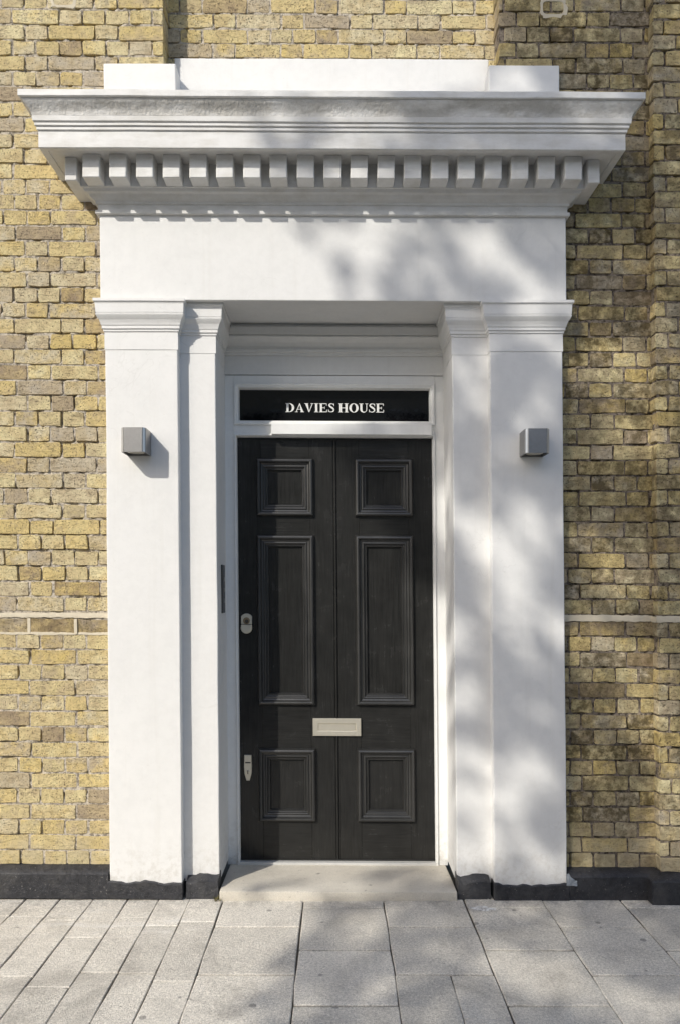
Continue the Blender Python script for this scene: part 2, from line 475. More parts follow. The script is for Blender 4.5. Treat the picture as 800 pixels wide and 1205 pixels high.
TOP = 3.15
PL = -1.258          # top of the black skirting, relative to the camera
zl = [(-2.7, -1.0, PL, 2.30), (-2.7, -.752, 2.0, TOP)]
wl = build_wall('sunlit yellow brick wall on the left, beside the left pilaster, with a cream mortar band', [(-2.7, -1.0, PL, 2.02), (-2.7, -.752, 2.02, TOP)], 0.0, MORT_L, .12, (-1.5, 0, 0), 11, -1.43, None, (-.752, 99))
mortar_bed(wl, [(-2.7, -1.0, -1.39, 2.02), (-2.7, -.754, 2.02, TOP)], 0.0, MORT_L, 1)
wr = build_wall('shaded sooty brick wall, shade also painted into its bricks, between the right pilaster and the projecting brick pier', [(1.0, 1.432, PL, 2.02), (.752, 1.432, 2.02, TOP)], 0.0, MORT_R, .92, (1.2, 0, 0), 23, 1.25, None, (99, .752))
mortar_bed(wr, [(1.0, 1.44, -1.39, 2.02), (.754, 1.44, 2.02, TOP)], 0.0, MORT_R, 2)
wt = build_wall('recessed sunlit brick panel above the white door surround', [(-.765, .765, 2.05, TOP)], 0.11, MORT_L, .10, (0, .11, 3.4), 31, .03)
mortar_bed(wt, [(-.80, .80, 2.0, TOP)], 0.11, MORT_L, 3)
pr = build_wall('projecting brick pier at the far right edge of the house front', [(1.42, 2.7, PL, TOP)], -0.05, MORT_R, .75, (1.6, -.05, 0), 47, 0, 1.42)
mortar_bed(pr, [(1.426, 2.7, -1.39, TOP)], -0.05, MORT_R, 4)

# weathered cement band along the change of bond
def strip(t, x0, x1, yf, z0, z1, mat, out, name='cement_band'):
    bm = bmesh.new(); xs = frange(x0, x1, .009); rows = []
    for x in xs:
        n = noise.noise(Vector((x * 22, yf * 40, z0 * 9))); n2 = noise.noise(Vector((x * 31, 9, z1 * 9)))
        n += .6 * noise.noise(Vector((x * 75, 2, z0))); n2 += .6 * noise.noise(Vector((x * 75, 5, z1)))
        lo, hi = z0 + n * .0045, z1 + n2 * .004
        rows.append([bm.verts.new(q) for q in ((x, yf + .02, hi + .001), (x, yf - .001, hi), (x, yf - out, lo + .006), (x, yf - out * .8, lo), (x, yf + .02, lo - .002))])
    for a, b in zip(rows, rows[1:]):
        for i in range(4): bm.faces.new((a[i], b[i], b[i + 1], a[i + 1]))
    link(name, bm, mat, t, smooth=50)
strip(wl, -2.7, -1.0, 0, H - .147, H - .126, CREAM, .004)
strip(wl, -2.7, -1.0, 0, H - .150 - PITCH - .005, H - .150 - PITCH + .006, CREAM, .002)
strip(wr, 1.0, 1.42, 0, H - .152, H - .124, CREAM, .007)
strip(pr, 1.416, 2.7, -.05, H - .152, H - .124, CREAM, .006)
bm = bmesh.new(); box(bm, 1.4155, 1.43, -.054, -.004, H - .151, H - .125, .008); link('cement_band', bm, CREAM, pr, a=.006)
# rings of cream repair mortar round one brick of each upper wall
def ring(t, x0, x1, z0, z1, yf):
    bm = bmesh.new(); n = 28; rows = []
    for k in range(n):
        a = 2 * math.pi * k / n; c, s = math.cos(a), math.sin(a)
        sq = lambda v: math.copysign(abs(v) ** .45, v)
        cx, cz, rx, rz = (x0 + x1) / 2, (z0 + z1) / 2, (x1 - x0) / 2, (z1 - z0) / 2
        wd = max(.003, .013 + .016 * noise.noise(Vector((k * .55, x0 * 9, 1))))
        rows.append([bm.verts.new((cx + sq(c) * (rx + q), yf - h, cz + sq(s) * (rz + q))) for q, h in ((-.004 - .004 * abs(noise.noise(Vector((k * .7, 5, x0)))), -.01), (0, .0022), (wd, .0016), (wd + .004, -.01))])
    for k in range(n):
        a, b = rows[k], rows[(k + 1) % n]
        for i in range(3): bm.faces.new((a[i], b[i], b[i + 1], a[i + 1]))
    link('repair_mortar', bm, CREAM, t, smooth=50)
ring(wl, -1.245, -1.155, H + 2.605, H + 2.665, 0)
ring(wr, .95, 1.045, H + 2.575, H + 2.635, 0)

# black painted skirting at the foot of the walls
def skirting(t, path, ztop, slope=.016):
    bm = bmesh.new()
    sweep(bm, path, [(0, 0.0), (.056, 0), (.058, ztop - .008), (.050, ztop), (0, ztop + slope), (-.02, ztop + slope)], .04)
    link('black_skirting', bm, TAR, t, a=.004, smooth=40)
skirting(wl, [(-2.7, 0), (-1.014, 0)], .116)
skirting(wr, [(1.014, 0), (1.42, 0)], .116)
skirting(pr, [(1.42, .05), (1.42, -.05), (2.7, -.05)], .112)

# ------------------------------------------------------------------ the white door surround
ds = thing('door_surround', 'white painted classical door surround with pilasters, frieze and dentilled cornice', 'door surround', (0, 0, 0))
def ragged(bm):
    for v in bm.verts:
        if v.co.z > .068: v.co.z += .013 * noise.noise(Vector((v.co.x * 13, 4.4, 0))) + -.004 + .010 * noise.noise(Vector((v.co.x * 45, 1.4, 0)))
XO, XI, XR = 1.010, .689, .530        # outer edge of the pilaster, its inner edge, edge of the opening
ZE = H + 1.258                         # underside of the frieze
zsh = frange(.06, ZE, .05)
for s in (-1, 1):
    bm = bmesh.new()
    prism(bm, roundpoly([(s * XO, .05), (s * XO, -.05), (s * XI, -.05), (s * XI, .05)], [0, .005, .005, 0]), zsh)
    link('pilaster', bm, WHITE, ds, a=.0022, smooth=10)
    bm = bmesh.new()
    prism(bm, roundpoly([(s * (XI + .01), .36), (s * (XI + .01), .0), (s * XR, .0), (s * XR, .36)], [0, 0, .006, 0]), zsh)
    link('inner_pilaster', bm, WHITE, ds, a=.0030, smooth=10)
    # black painted feet
    bm = bmesh.new()
    fa, fb = sorted((s * (XO + .011), s * (XI - .004)))
    box(bm, fa, fb, -.061, .03, 0, .082, .02); ragged(bm); bevel(bm, .004)
    link('black_foot', bm, TAR, ds, a=.006, smooth=30)
    bm = bmesh.new()
    a0, a1 = XI - .016, XR - .004
    v = [bm.verts.new(q) for q in ((s * a0, .02, 0), (s * a1, .02, 0), (s * a1, -.048, 0), (s * a0, -.048, 0), (s * a0, .02, .105), (s * a1, .02, .105), (s * (a1 + .006), -.040, .075), (s * a0, -.042, .075))]
    for f in ((0, 1, 2, 3), (4, 5, 6, 7), (0, 1, 5, 4), (1, 2, 6, 5), (2, 3, 7, 6), (3, 0, 4, 7)): bm.faces.new([v[i] for i in f])
    bmesh.ops.subdivide_edges(bm, edges=bm.edges, cuts=7, use_grid_fill=True); ragged(bm)
    link('black_foot', bm, TAR, ds, a=.006, smooth=35)

# wall above the opening, at the back of the recess
bm = bmesh.new(); box(bm, -.535, .535, .272, .42, H + 1.028, ZE, .05)
link('lintel_panel', bm, WHITE, ds, a=.0012, smooth=10)
# capital mouldings: one run that breaks round both pilasters and back into the recess
cap = [(-.01, 1.043), (.0018, 1.043), (.0018, 1.121), (.006, 1.123), (.006, 1.132), (.011, 1.134), (.011, 1.145), (.014, 1.149), (.016, 1.158), (.021, 1.170), (.028, 1.180), (.032, 1.188), (.033, 1.193), (.030, 1.195),
       (.032, 1.199), (.034, 1.236), (.036, 1.242), (.041, 1.245), (.041, 1.257), (-.01, 1.2572)]
bm = bmesh.new()
sweep(bm, [(-XO, .03), (-XO, -.05), (-XI, -.05), (-XI, 0), (-XR, 0), (-XR, .272), (XR, .272), (XR, 0), (XI, 0), (XI, -.05), (XO, -.05), (XO, .03)], [(p, H + z) for p, z in cap], .05)
link('capital_moulding', bm, WHITE, ds, a=.0026, smooth=10)
# deeper stepped moulding across the back of the recess
back = [(-.01, 1.118), (.010, 1.119), (.012, 1.131), (.022, 1.133), (.023, 1.146), (.018, 1.149), (.021, 1.160), (.031, 1.174), (.047, 1.184), (.060, 1.189), (.064, 1.191), (.064, 1.197), (.058, 1.199), (.066, 1.203), (.069, 1.238), (.050, 1.240), (.050, 1.2565), (-.01, 1.2566)]
bm = bmesh.new(); sweep(bm, [(-.5295, .2715), (.5295, .2715)], [(p, H + z) for p, z in back], .05)
link('recess_moulding', bm, WHITE, ds, a=.0014, smooth=10)
# frieze
bm = bmesh.new(); box(bm, -1.025, 1.025, -.065, .40, ZE, H + 1.66, .05); bevel(bm, .004, 2)
link('frieze', bm, WHITE, ds, a=.0012, smooth=10)
# cornice
corn = [(-.02, 1.628), (.012, 1.630), (.014, 1.632), (.014, 1.645), (.005, 1.648), (.005, 1.672), (.012, 1.675), (.012, 1.684), (.020, 1.690), (.026, 1.694), (.036, 1.706), (.048, 1.710), (.055, 1.722), (.062, 1.7225),
        (.062, 1.822), (.160, 1.822), (.162, 1.817), (.186, 1.813), (.190, 1.816), (.190, 1.880), (.188, 1.883), (.196, 1.886), (.196, 1.896), (.194, 1.898), (.202, 1.901), (.202, 1.910), (.200, 1.912), (.208, 1.916), (.209, 1.926), (.2095, 1.936)]
cyma = [(.19, 1.932), (.2095, 1.936), (.212, 1.948), (.218, 1.960), (.229, 1.972), (.238, 1.981), (.241, 1.988)]
topf = [(.20, 1.9885), (.247, 1.989), (.250, 1.992), (.250, 2.016), (.246, 2.019), (.12, 2.045), (-.10, 2.06)]
CP = [(-1.025, .03), (-1.025, -.065), (1.025, -.065), (1.025, .03)]
bm = bmesh.new(); sweep(bm, CP, [(p, H + z) for p, z in corn], .04)
cornice = link('cornice', bm, WHITE_C, ds, a=.0024, smooth=10)
bm = bmesh.new(); sweep(bm, CP, [(p, H + z) for p, z in cyma], .03)
sub('weathered_moulding', bm, WHITE_D, cornice, a=.0045, smooth=40)
bm = bmesh.new(); sweep(bm, CP, [(p, H + z) for p, z in topf], .03)
sub('top_fillet', bm, WHITE_C, cornice, a=.0035, smooth=40)
# dentils
bm = bmesh.new(); box(bm, -.0365, .0365, -.072, 0, 0, .0995, .03); bevel(bm, .003, 1)
first = None
for k in range(19):
    x = -1.017 + .113 * k
    if first is None:
        first = sub('dentil', bm, WHITE_C, cornice, org=(0, 0, 0), a=.0012, smooth=10, leaning=False); d = first
    else:
        d = first.copy(); COL.objects.link(d)
    base = cornice.location + ds.location
    d.location = lean((x, -.1275, H + 1.7235)) - base
    d.rotation_euler = (0, R(random.uniform(-.6, .6)), R(random.uniform(-.8, .8)))
for s in (-1, 1):
    bm = bmesh.new(); xa, xb = sorted((s * 1.085, s * 1.136)); box(bm, xa, xb, -.176, .01, H + 1.722, H + 1.8225, .04); bevel(bm, .003, 1)
    sub('corner_block', bm, WHITE_C, cornice, a=.002, smooth=10)
# blocking course on top of the cornice
for (x0, x1, y0, y1, z1) in ((-1.013, -.692, -.030, .10, 2.325), (.700, 1.013, -.030, .10, 2.325), (-.72, .72, .075, .25, 2.425)):
    bm = bmesh.new(); box(bm, x0, x1, y0, y1, H + 1.98, H + z1, .05); bevel(bm, .005, 2)
    link('blocking_stone', bm, WHITE, ds, a=.0034, smooth=10)

# ------------------------------------------------------------------ door frame and fanlight
YD = .30
df = thing('door_frame', 'white painted timber door frame with a glazed nameplate light over the black door', 'door frame', (0, .28, .04))
DW = .475; DT = .724; DB = -1.343        # half width, top and bottom of the door (relative to the camera)
for s in (-1, 1):
    bm = bmesh.new(); xa, xb = sorted((s * (DW + .012), s * .534)); box(bm, xa, xb, .274, .36, .03, H + 1.025); bevel(bm, .002)
    link('jamb', bm, JOIN, df, a=.0006)
bm = bmesh.new(); box(bm, -DW - .0121, DW + .0121, .2745, .36, H + .985, H + 1.0252); bevel(bm, .002)
link('head', bm, JOIN, df)
bm = bmesh.new(); box(bm, -DW - .0121, DW + .0121, .2745, .36, H + .739, H + .786); bevel(bm, .002)
link('transom_bar', bm, JOIN, df)
# mouldings that stand round the light and the door opening
pf = [(0, 0), (0, .008), (.004, .011), (.010, .011), (.013, .006), (.020, .003), (.024, -.012), (.0245, -.04)]
bm = bmesh.new(); framesweep(bm, -DW - .0115, DW + .0115, H + .7835, H + .9865, .2745, pf); link('glazing_bead', bm, JOIN, df, smooth=30)
bm = bmesh.new()
rows = []
for (x, z, sx, sz) in ((-DW - .012, .032, 1, 0), (-DW - .012, H + .740, 1, -1), (DW + .012, H + .740, -1, -1), (DW + .012, .032, -1, 0)):
    rows.append([bm.verts.new((x + sx * i, .2745 - h, z + sz * i)) for i, h in [(0, 0), (0, .006), (.003, .009), (.008, .009), (.011, .003), (.0125, -.02), (.0128, -.06)]])
for a, b in zip(rows, rows[1:]):
    for i in range(6): bm.faces.new((a[i], b[i], b[i + 1], a[i + 1]))
link('stop_bead', bm, JOIN, df, smooth=30)
bm = bmesh.new(); box(bm, -.303, .468, .243, .2785, H + .733, H + .786); bevel(bm, .003, 2)
link('drip_board', bm, JOIN, df, a=.0006)
bm = bmesh.new(); box(bm, -DW - .011, DW + .011, .268, .36, .028, .0425); bevel(bm, .003, 2)
link('threshold', bm, THRESH, df)
bm = bmesh.new(); box(bm, -DW, DW, .306, .312, H + .79, H + .97)
pane = link('fanlight_pane', bm, GLASS, df)

# DAVIES HOUSE, serif capitals; x in ems, height 1 = cap height
def rect(x0, z0, x1, z1): return [(x0, z0), (x1, z0), (x1, z1), (x0, z1)]
def ellarc(cx, cz, rx, rz, a0, a1, n): return [(cx + rx * math.cos(R(a0 + (a1 - a0) * i / n)), cz + rz * math.sin(R(a0 + (a1 - a0) * i / n))) for i in range(n + 1)]
def band(o, i): return [[o[k], o[k + 1], i[k + 1], i[k]] for k in range(len(o) - 1)]
def stem(x, wd=.16, sf=.075): return [rect(x, .06, x + wd, .94), rect(x - sf, 0, x + wd + sf, .055), rect(x - sf, .945, x + wd + sf, 1)]
def letterE():
    return stem(.09) + [rect(.25, .93, .60, 1), rect(.56, .74, .60, .925), rect(.25, .47, .44, .535), rect(.42, .37, .455, .64), rect(.25, 0, .61, .07), rect(.575, .075, .615, .29)]
def letterS():
    c = [(.475, .80, .03), (.44, .90, .05), (.35, .965, .045), (.24, .965, .06), (.145, .90, .085), (.115, .79, .095), (.17, .67, .115), (.28, .56, .125), (.39, .45, .125), (.455, .32, .105), (.455, .19, .09), (.39, .085, .07), (.28, .035, .05), (.17, .045, .05), (.10, .12, .045), (.065, .22, .03)]
    o, i = [], []
    for k, (x, z, wd) in enumerate(c):
        a = c[max(0, k - 1)]; b = c[min(len(c) - 1, k + 1)]
        dx, dz = b[0] - a[0], (b[1] - a[1]) * .676; L = math.hypot(dx, dz); nx, nz = -dz / L, dx / L
        o.append((x + nx * wd * .5, z + nz * wd * .5 / .676)); i.append((x - nx * wd * .5, z - nz * wd * .5 / .676))
    return band(o, i) + [rect(.46, .70, .495, .98), rect(.045, .02, .08, .32)]
LET = {
 'D': (.722, stem(.09) + band(ellarc(.30, .5, .385, .5, 90, -90, 14), ellarc(.30, .5, .205, .435, 90, -90, 14)) + [rect(.25, .945, .30, 1), rect(.25, 0, .30, .055)]),
 'A': (.722, [[(.34, 1), (.38, 1), (.655, .05), (.47, .05)][::1], [(.345, .93), (.36, .80), (.14, .05), (.085, .05)], rect(.215, .29, .46, .345), rect(.01, 0, .24, .05), rect(.41, 0, .715, .05)]),
 'V': (.722, [[(.345, 0), (.385, 0), (.27, .95), (.075, .95)][::1], [(.385, .0), (.375, .17), (.585, .95), (.645, .95)], rect(.01, .95, .32, 1), rect(.49, .95, .715, 1)]),
 'I': (.389, stem(.115)), 'E': (.667, letterE()), 'S': (.556, letterS()),
 'H': (.778, stem(.095) + stem(.525) + [rect(.255, .465, .525, .535)]),
 'O': (.778, band(ellarc(.389, .5, .355, .52, 0, 360, 28), ellarc(.389, .5, .175, .455, 0, 360, 28))),
 'U': (.722, [rect(.095, .34, .255, .94), rect(.015, .945, .335, 1), rect(.565, .34, .615, .94), rect(.48, .945, .705, 1)] + band(ellarc(.355, .34, .26, .36, 180, 360, 14), ellarc(.41, .34, .155, .275, 180, 360, 14))),
}
EM = .0642; bm = bmesh.new(); x = -.2385; dy = 0
for ch in "DAVIES HOUSE":
    if ch == ' ': x += .25 * EM; continue
    wd, polys = LET[ch]
    for q, poly in enumerate(polys):
        y0 = .3052 - .00012 * (q % 9)
        vs = [bm.verts.new((x + a * EM, y0, H + .8545 + b * .676 * EM)) for a, b in poly]
        ex = [bm.verts.new((v.co.x, .3058, v.co.z)) for v in vs]
        bm.faces.new(vs); n = len(vs)
        for k in range(n): bm.faces.new((vs[k], vs[(k + 1) % n], ex[(k + 1) % n], ex[k]))
    x += wd * EM
sub('lettering', bm, LETTER, pane)

# ------------------------------------------------------------------ the door
dr = thing('front_door', 'tall glossy black six panelled front door with a centre bead and pale metal furniture', 'door', (0, YD, .045))
X = lambda px: (px - 397.0) / 240.3          # door plane, photo pixels to metres
Z = lambda py: H + (690 - py) / 240.3
zt, zb = H + DT, H + DB
PXL = ((305, 372), (420, 488)); PZ = ((540, 608), (630, 830), (881, 967))
inset = 5 / 240.3
cols = [(-DW, X(305) + inset), (X(372) - inset, -.0095), (.0095, X(420) + inset), (X(488) - inset, DW)]
for (a, b) in cols:
    bm = bmesh.new(); box(bm, a, b, YD, YD + .045, zb, zt); bevel(bm, .0012); link('stile', bm, BLACK_V, dr)
rails = [(zt, Z(540) - inset), (Z(608) + inset, Z(630) - inset), (Z(830) + inset, Z(881) - inset), (Z(967) + inset, zb)]
for (a, b) in ((cols[0][1], cols[1][0]), (cols[2][1], cols[3][0])):
    for (hi, lo) in rails:
        bm = bmesh.new(); box(bm, a + .0004, b - .0004, YD + .0004, YD + .0446, lo, hi); bevel(bm, .0010); link('rail', bm, BLACK_H, dr)
mp = [(0, -.004), (0, .006), (.003, .011), (.006, .0185), (.0125, .0212), (.0180, .0196), (.020, .0150), (.024, .0078), (.032, .0046), (.0345, .0075), (.038, .0085), (.0415, .0070), (.0445, .0005), (.048, -.001), (.0505, .0025), (.0545, .0020), (.060, -.011), (.0605, -.03)]
for (a, b) in PXL:
    for (t_, l_) in PZ:
        bm = bmesh.new(); framesweep(bm, X(a), X(b), Z(l_), Z(t_), YD, mp)
        mo = link('panel_moulding', bm, BLACK_M, dr)
        bm = bmesh.new(); box(bm, X(a) + .030, X(b) - .030, YD + .010, YD + .03, Z(l_) + .03, Z(t_) - .03); link('panel', bm, BLACK_V, dr)
bm = bmesh.new(); box(bm, -.0094, .0094, YD + .004, YD + .04, zb, zt)
link('bead_bed', bm, BLACK_V, dr)
bm = bmesh.new()
prism(bm, [(.0058 * math.cos(R(a)), YD + .004 - .0085 * math.sin(R(a))) for a in range(0, 181, 20)], [zb, zt]); link('centre_bead', bm, BLACK_V, dr, smooth=50)
# letter plate
bm = bmesh.new(); framesweep(bm, X(369), X(425), Z(866), Z(845.5), YD, [(0, -.003), (0, .010), (.002, .012), (.023, .012), (.026, .0095), (.026, .004)])
lp = link('letter_plate', bm, NICKEL, dr)
bm = bmesh.new(); box(bm, X(369) + .0262, X(425) - .0262, YD - .0085, YD + .005, Z(866) + .0262, Z(845.5) - .0262); bevel(bm, .002); sub('flap', bm, NICKEL, lp)
# locks
def outline(name, pts, y0, y1, mat, parent, fn=link, bev=.0015):
    bm = bmesh.new()
    f = [bm.verts.new((a, y0, b)) for a, b in pts]; g = [bm.verts.new((a, y1, b)) for a, b in pts]
    bm.faces.new(f); bm.faces.new(g); n = len(pts)
    for k in range(n): bm.faces.new((f[k], f[(k + 1) % n], g[(k + 1) % n], g[k]))
    bmesh.ops.recalc_face_normals(bm, faces=bm.faces)
    bmesh.ops.bevel(bm, geom=[e for e in bm.edges if all(abs(v.co.y - y0) < 1e-6 for v in e.verts)], offset=bev, segments=1, affect='EDGES')
    return fn(name, bm, mat, parent, smooth=40)
def circ(cx, cz, r, n=18, a0=0, a1=360): return [(cx + r * math.cos(R(a0 + (a1 - a0) * k / n)), cz + r * math.sin(R(a0 + (a1 - a0) * k / n))) for k in range(n if a1 - a0 == 360 else n + 1)]
cx = X(292.3); r0 = .0265
lk = outline('cylinder_lock', [(cx - r0, Z(727)), (cx - r0, Z(735.5)), (cx + r0, Z(735.5)), (cx + r0, Z(727))][::1] if False else [(cx + r0, Z(735)), (cx + r0, Z(726))] + circ(cx, Z(730), .031, 8, 42, 138) + [(cx - r0, Z(726)), (cx - r0, Z(735))], YD - .010, YD + .002, NICKEL, dr)
outline('cylinder', circ(cx, Z(731), .0165), YD - .018, YD - .008, BRONZE, lk, sub, .003)
outline('keyway', circ(cx + .002, Z(731.5), .0095), YD - .0195, YD - .017, NICK_D, lk, sub, .0005)
outline('lock_pull', [(cx + r0 - .001, Z(735.6)), (cx - r0 + .001, Z(735.6))] + circ(cx, Z(739.5), .0275, 10, 180, 360), YD - .020, YD + .002, NICKEL, dr, link, .004)
cx2 = X(292.5)
esc = outline('mortice_escutcheon', [(cx2 + .017, Z(889)), (cx2 - .017, Z(889)), (cx2 - .019, Z(903)), (cx2 - .017, Z(911)), (cx2 - .008, Z(919)), (cx2 + .008, Z(919)), (cx2 + .017, Z(911)), (cx2 + .019, Z(903))], YD - .009, YD + .002, NICKEL, dr)
outline('key_cover', circ(cx2, Z(908.5), .0095), YD - .015, YD - .007, NICKEL, esc, sub, .002)
outline('keyhole', [(cx2 - .002, Z(911)), (cx2 + .002, Z(911)), (cx2 + .002, Z(906.5)), (cx2 - .002, Z(906.5))], YD - .0158, YD - .0145, NICK_D, esc, sub, .0003)
outline('nameless_badge', [(cx2 - .013, Z(898.5)), (cx2 + .013, Z(898.5)), (cx2 + .013, Z(897)), (cx2 - .013, Z(897))], YD - .0105, YD - .008, NICK_D, esc, sub, .0003).name = 'badge'
# weather bar at the foot of the door
bm = bmesh.new(); box(bm, -DW + .002, DW - .002, YD - .006, YD + .001, zb + .001, zb + .009); link('weather_bar', bm, BLACK_H, dr)

# ------------------------------------------------------------------ doorstep
st = thing('doorstep', 'pale worn stone doorstep below the black door', 'doorstep', (0, .1, 0))
bm = bmesh.new()
box(bm, -.522, .522, -.066, .29, -.02, .041, .045)
for v in bm.verts:
    if v.co.z > .02: v.co.z -= .010 * max(0, (v.co.y + .02)) / .3
bevel(bm, .006, 2)
stp = link('step_stone', bm, STEP, st, a=.0022, smooth=40)
set_col = stp.data.attributes.new('tint', 'FLOAT_COLOR', 'CORNER')
for d in set_col.data: d.color = (.5, .5, .5, 1)

# ------------------------------------------------------------------ wall lamps and entry panel
def make_lamp(loc, label):
    t = thing('wall_lamp', label, 'wall lamp', loc, 'square metal wall lamps beside the door')
    x, y, z = 0, 0, 0
    oct_ = roundpoly([(-.052, .0), (-.052, -.105), (.052, -.105), (.052, .0)], [0, .013, .013, 0], 1)
    bm = bmesh.new(); n = len(oct_)
    inn = [(p[0] * .90, p[1] * .945 - .003) for p in oct_]
    R1 = [[bm.verts.new((p[0], p[1], zz)) for p in pl] for pl, zz in ((inn, .012), (inn, 0), (oct_, 0), (oct_, .105), (inn, .105), (inn, .093))]
    for a, b in zip(R1, R1[1:]):
        for i in range(n): bm.faces.new((a[i], a[(i + 1) % n], b[(i + 1) % n], b[i]))
    bm.faces.new(R1[0]); bm.faces.new(R1[-1])
    body = link('lamp_body', bm, ALU, None, org=(0, 0, 0), leaning=False); body.parent = t
    for s in (-1, 1):  # paler strips paint the highlight along the chamfered corners
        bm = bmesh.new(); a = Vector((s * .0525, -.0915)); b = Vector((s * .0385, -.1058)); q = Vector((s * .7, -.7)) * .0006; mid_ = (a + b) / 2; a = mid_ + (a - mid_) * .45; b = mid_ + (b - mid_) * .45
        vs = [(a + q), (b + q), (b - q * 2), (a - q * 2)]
        prism(bm, [(v.x, v.y) for v in vs], [.001, .104]); e = link('edge_glint', bm, ALU_E, None, org=(0, 0, 0), leaning=False); e.parent = t
    for zz in (.006, .094):
        bm = bmesh.new(); prism(bm, circ(0, -.052, .036), [zz, zz + .004]); l = link('lens', bm, LENS, None, org=(0, 0, 0), leaning=False); l.parent = t
    bm = bmesh.new(); box(bm, -.045, .045, -.004, .006, .006, .099); k = link('back_plate', bm, ALU, None, org=(0, 0, 0), leaning=False); k.parent = t
    return t
def copy_thing(o, loc, label):
    c = o.copy(); COL.objects.link(c); c.location = lean(loc); c['label'] = label
    for ch in o.children:
        d = ch.copy(); COL.objects.link(d); d.parent = c
    return c
lamp = make_lamp((-.862, -.051, H + .572), 'small square metal up and down lamp on the sunlit left pilaster')
copy_thing(lamp, (.868, -.051, H + .576), 'small square metal up and down lamp on the shaded right pilaster')

ip = thing('entry_panel', 'narrow dark entry phone panel set on the left side of the door recess', 'entry panel', (-.53, .14, H))
bm = bmesh.new(); box(bm, -.532, -.523, .105, .185, H - .128, H + .098); bevel(bm, .002); pl = link('panel_plate', bm, DARK, ip)
for k in range(3):
    bm = bmesh.new(); box(bm, -.5232, -.5205, .130, .160, H - .08 + .05 * k, H - .06 + .05 * k); sub('call_button', bm, ALU, pl)

# ------------------------------------------------------------------ pavement
def struct(name, bm, mat, **k):
    o = link(name, bm, mat, None, leaning=False, **k); o['kind'] = 'structure'; return o
bm = bmesh.new(); box(bm, -14, 14, -2.45, .4, -.12, -.0065)
pv = struct('pavement', bm, JOINT, org=(0, -1, -.06))
def slab_geo(bm, quad, rnd, tint, rough_edge=.003):
    n0 = len(bm.faces); cx_ = sum(q[0] for q in quad) / 4; cy_ = sum(q[1] for q in quad) / 4
    dz = rnd.uniform(-.0015, .0015); tx, ty = rnd.uniform(-.003, .003), rnd.uniform(-.003, .003)
    ring_ = []
    for k in range(4):
        a, b = Vector(quad[k]), Vector(quad[(k + 1) % 4])
        m_ = max(2, int((b - a).length / .12))
        for i in range(m_):
            p = a.lerp(b, i / m_)
            if i: p += Vector((rnd.uniform(-1, 1), rnd.uniform(-1, 1))) * rough_edge
            else: p += (Vector((cx_, cy_)) - p).normalized() * rnd.uniform(.0005, .004)
            ring_.append(p)
    up, ed, dn = [], [], []
    for p in ring_:
        z = dz + tx * (p.x - cx_) + ty * (p.y - cy_)
        q = p + (Vector((cx_, cy_)) - p).normalized() * .004
        up.append(bm.verts.new((q.x, q.y, z))); ed.append(bm.verts.new((p.x, p.y, z - .0025))); dn.append(bm.verts.new((p.x, p.y, -.03)))
    bm.faces.new(up); n = len(up)
    for i in range(n):
        k = (i + 1) % n
        bm.faces.new((up[i], up[k], ed[k], ed[i])); bm.faces.new((ed[i], ed[k], dn[k], dn[i]))
    bm.faces.ensure_lookup_table(); set_tint(bm, bm.faces[n0:], tint)
rnd = random.Random(5)
rest = bmesh.new(); rest.loops.layers.float_color.new('tint')
def slab(x0, x1, y0, y1, gap=.0018, split=None, cross=None):
    quad = [(x0 + gap, y0 + (cross or gap)), (x1 - gap, y0 + (cross or gap)), (x1 - gap, y1 - (cross or gap)), (x0 + gap, y1 - (cross or gap))]
    tint = (rnd.random(), rnd.random(), 0)
    p = 395 + F * (x1 if x1 < 0 else x0) / (3.3 + y1); vis = 0 < p < 800 and y1 > -1.0
    if vis:
        bm = bmesh.new(); slab_geo(bm, quad, rnd, tint)
        o = link('paving_slab', bm, SLAB, None, leaning=False); o.parent = pv; o.location = o.location - pv.location
    else: slab_geo(rest, quad, rnd, tint)
xs = [-.495, -.143, .21, .565, .91, 1.255, 1.60, 1.95, 2.3, 2.65, 3.0, 3.35, 3.7, 4.05]
for i in range(len(xs) - 1):
    offs = -.312 if i % 2 == 0 else -.133
    ys = [.05, offs] if i % 2 == 0 else [.05, offs]
    y = offs
    while y > -2.4: y -= .369; ys.append(max(y, -2.45))
    for a, b in zip(ys, ys[1:]):
        if a - b < .03: continue
        if i == 2 and abs(a + .681) < .02:          # the cracked slab
            slab(xs[i], xs[i] + .198, b, a, .0015); slab(xs[i] + .198, xs[i + 1], -.945, a, .0015); slab(xs[i] + .198, xs[i + 1], b, -.945, .0015)
        else: slab(xs[i], xs[i + 1], b, a, .0022, cross=.0034)
xl = [-.495, -.643, -.780, -.918, -1.074, -1.22, -1.372, -1.52] + [-1.52 - .15 * k for k in range(1, 16)]
for i in range(len(xl) - 1):
    y = .05; ln = rnd.uniform(.25, .45)
    while y > -2.45:
        y2 = max(-2.45, y - ln); slab(xl[i + 1], xl[i], y2, y, .0020, cross=.0004); y = y2; ln = rnd.uniform(.34, .46)
o = link('outer_paving', rest, SLAB, None, leaning=False, kind='stuff'); o.parent = pv; o.location = o.location - pv.location

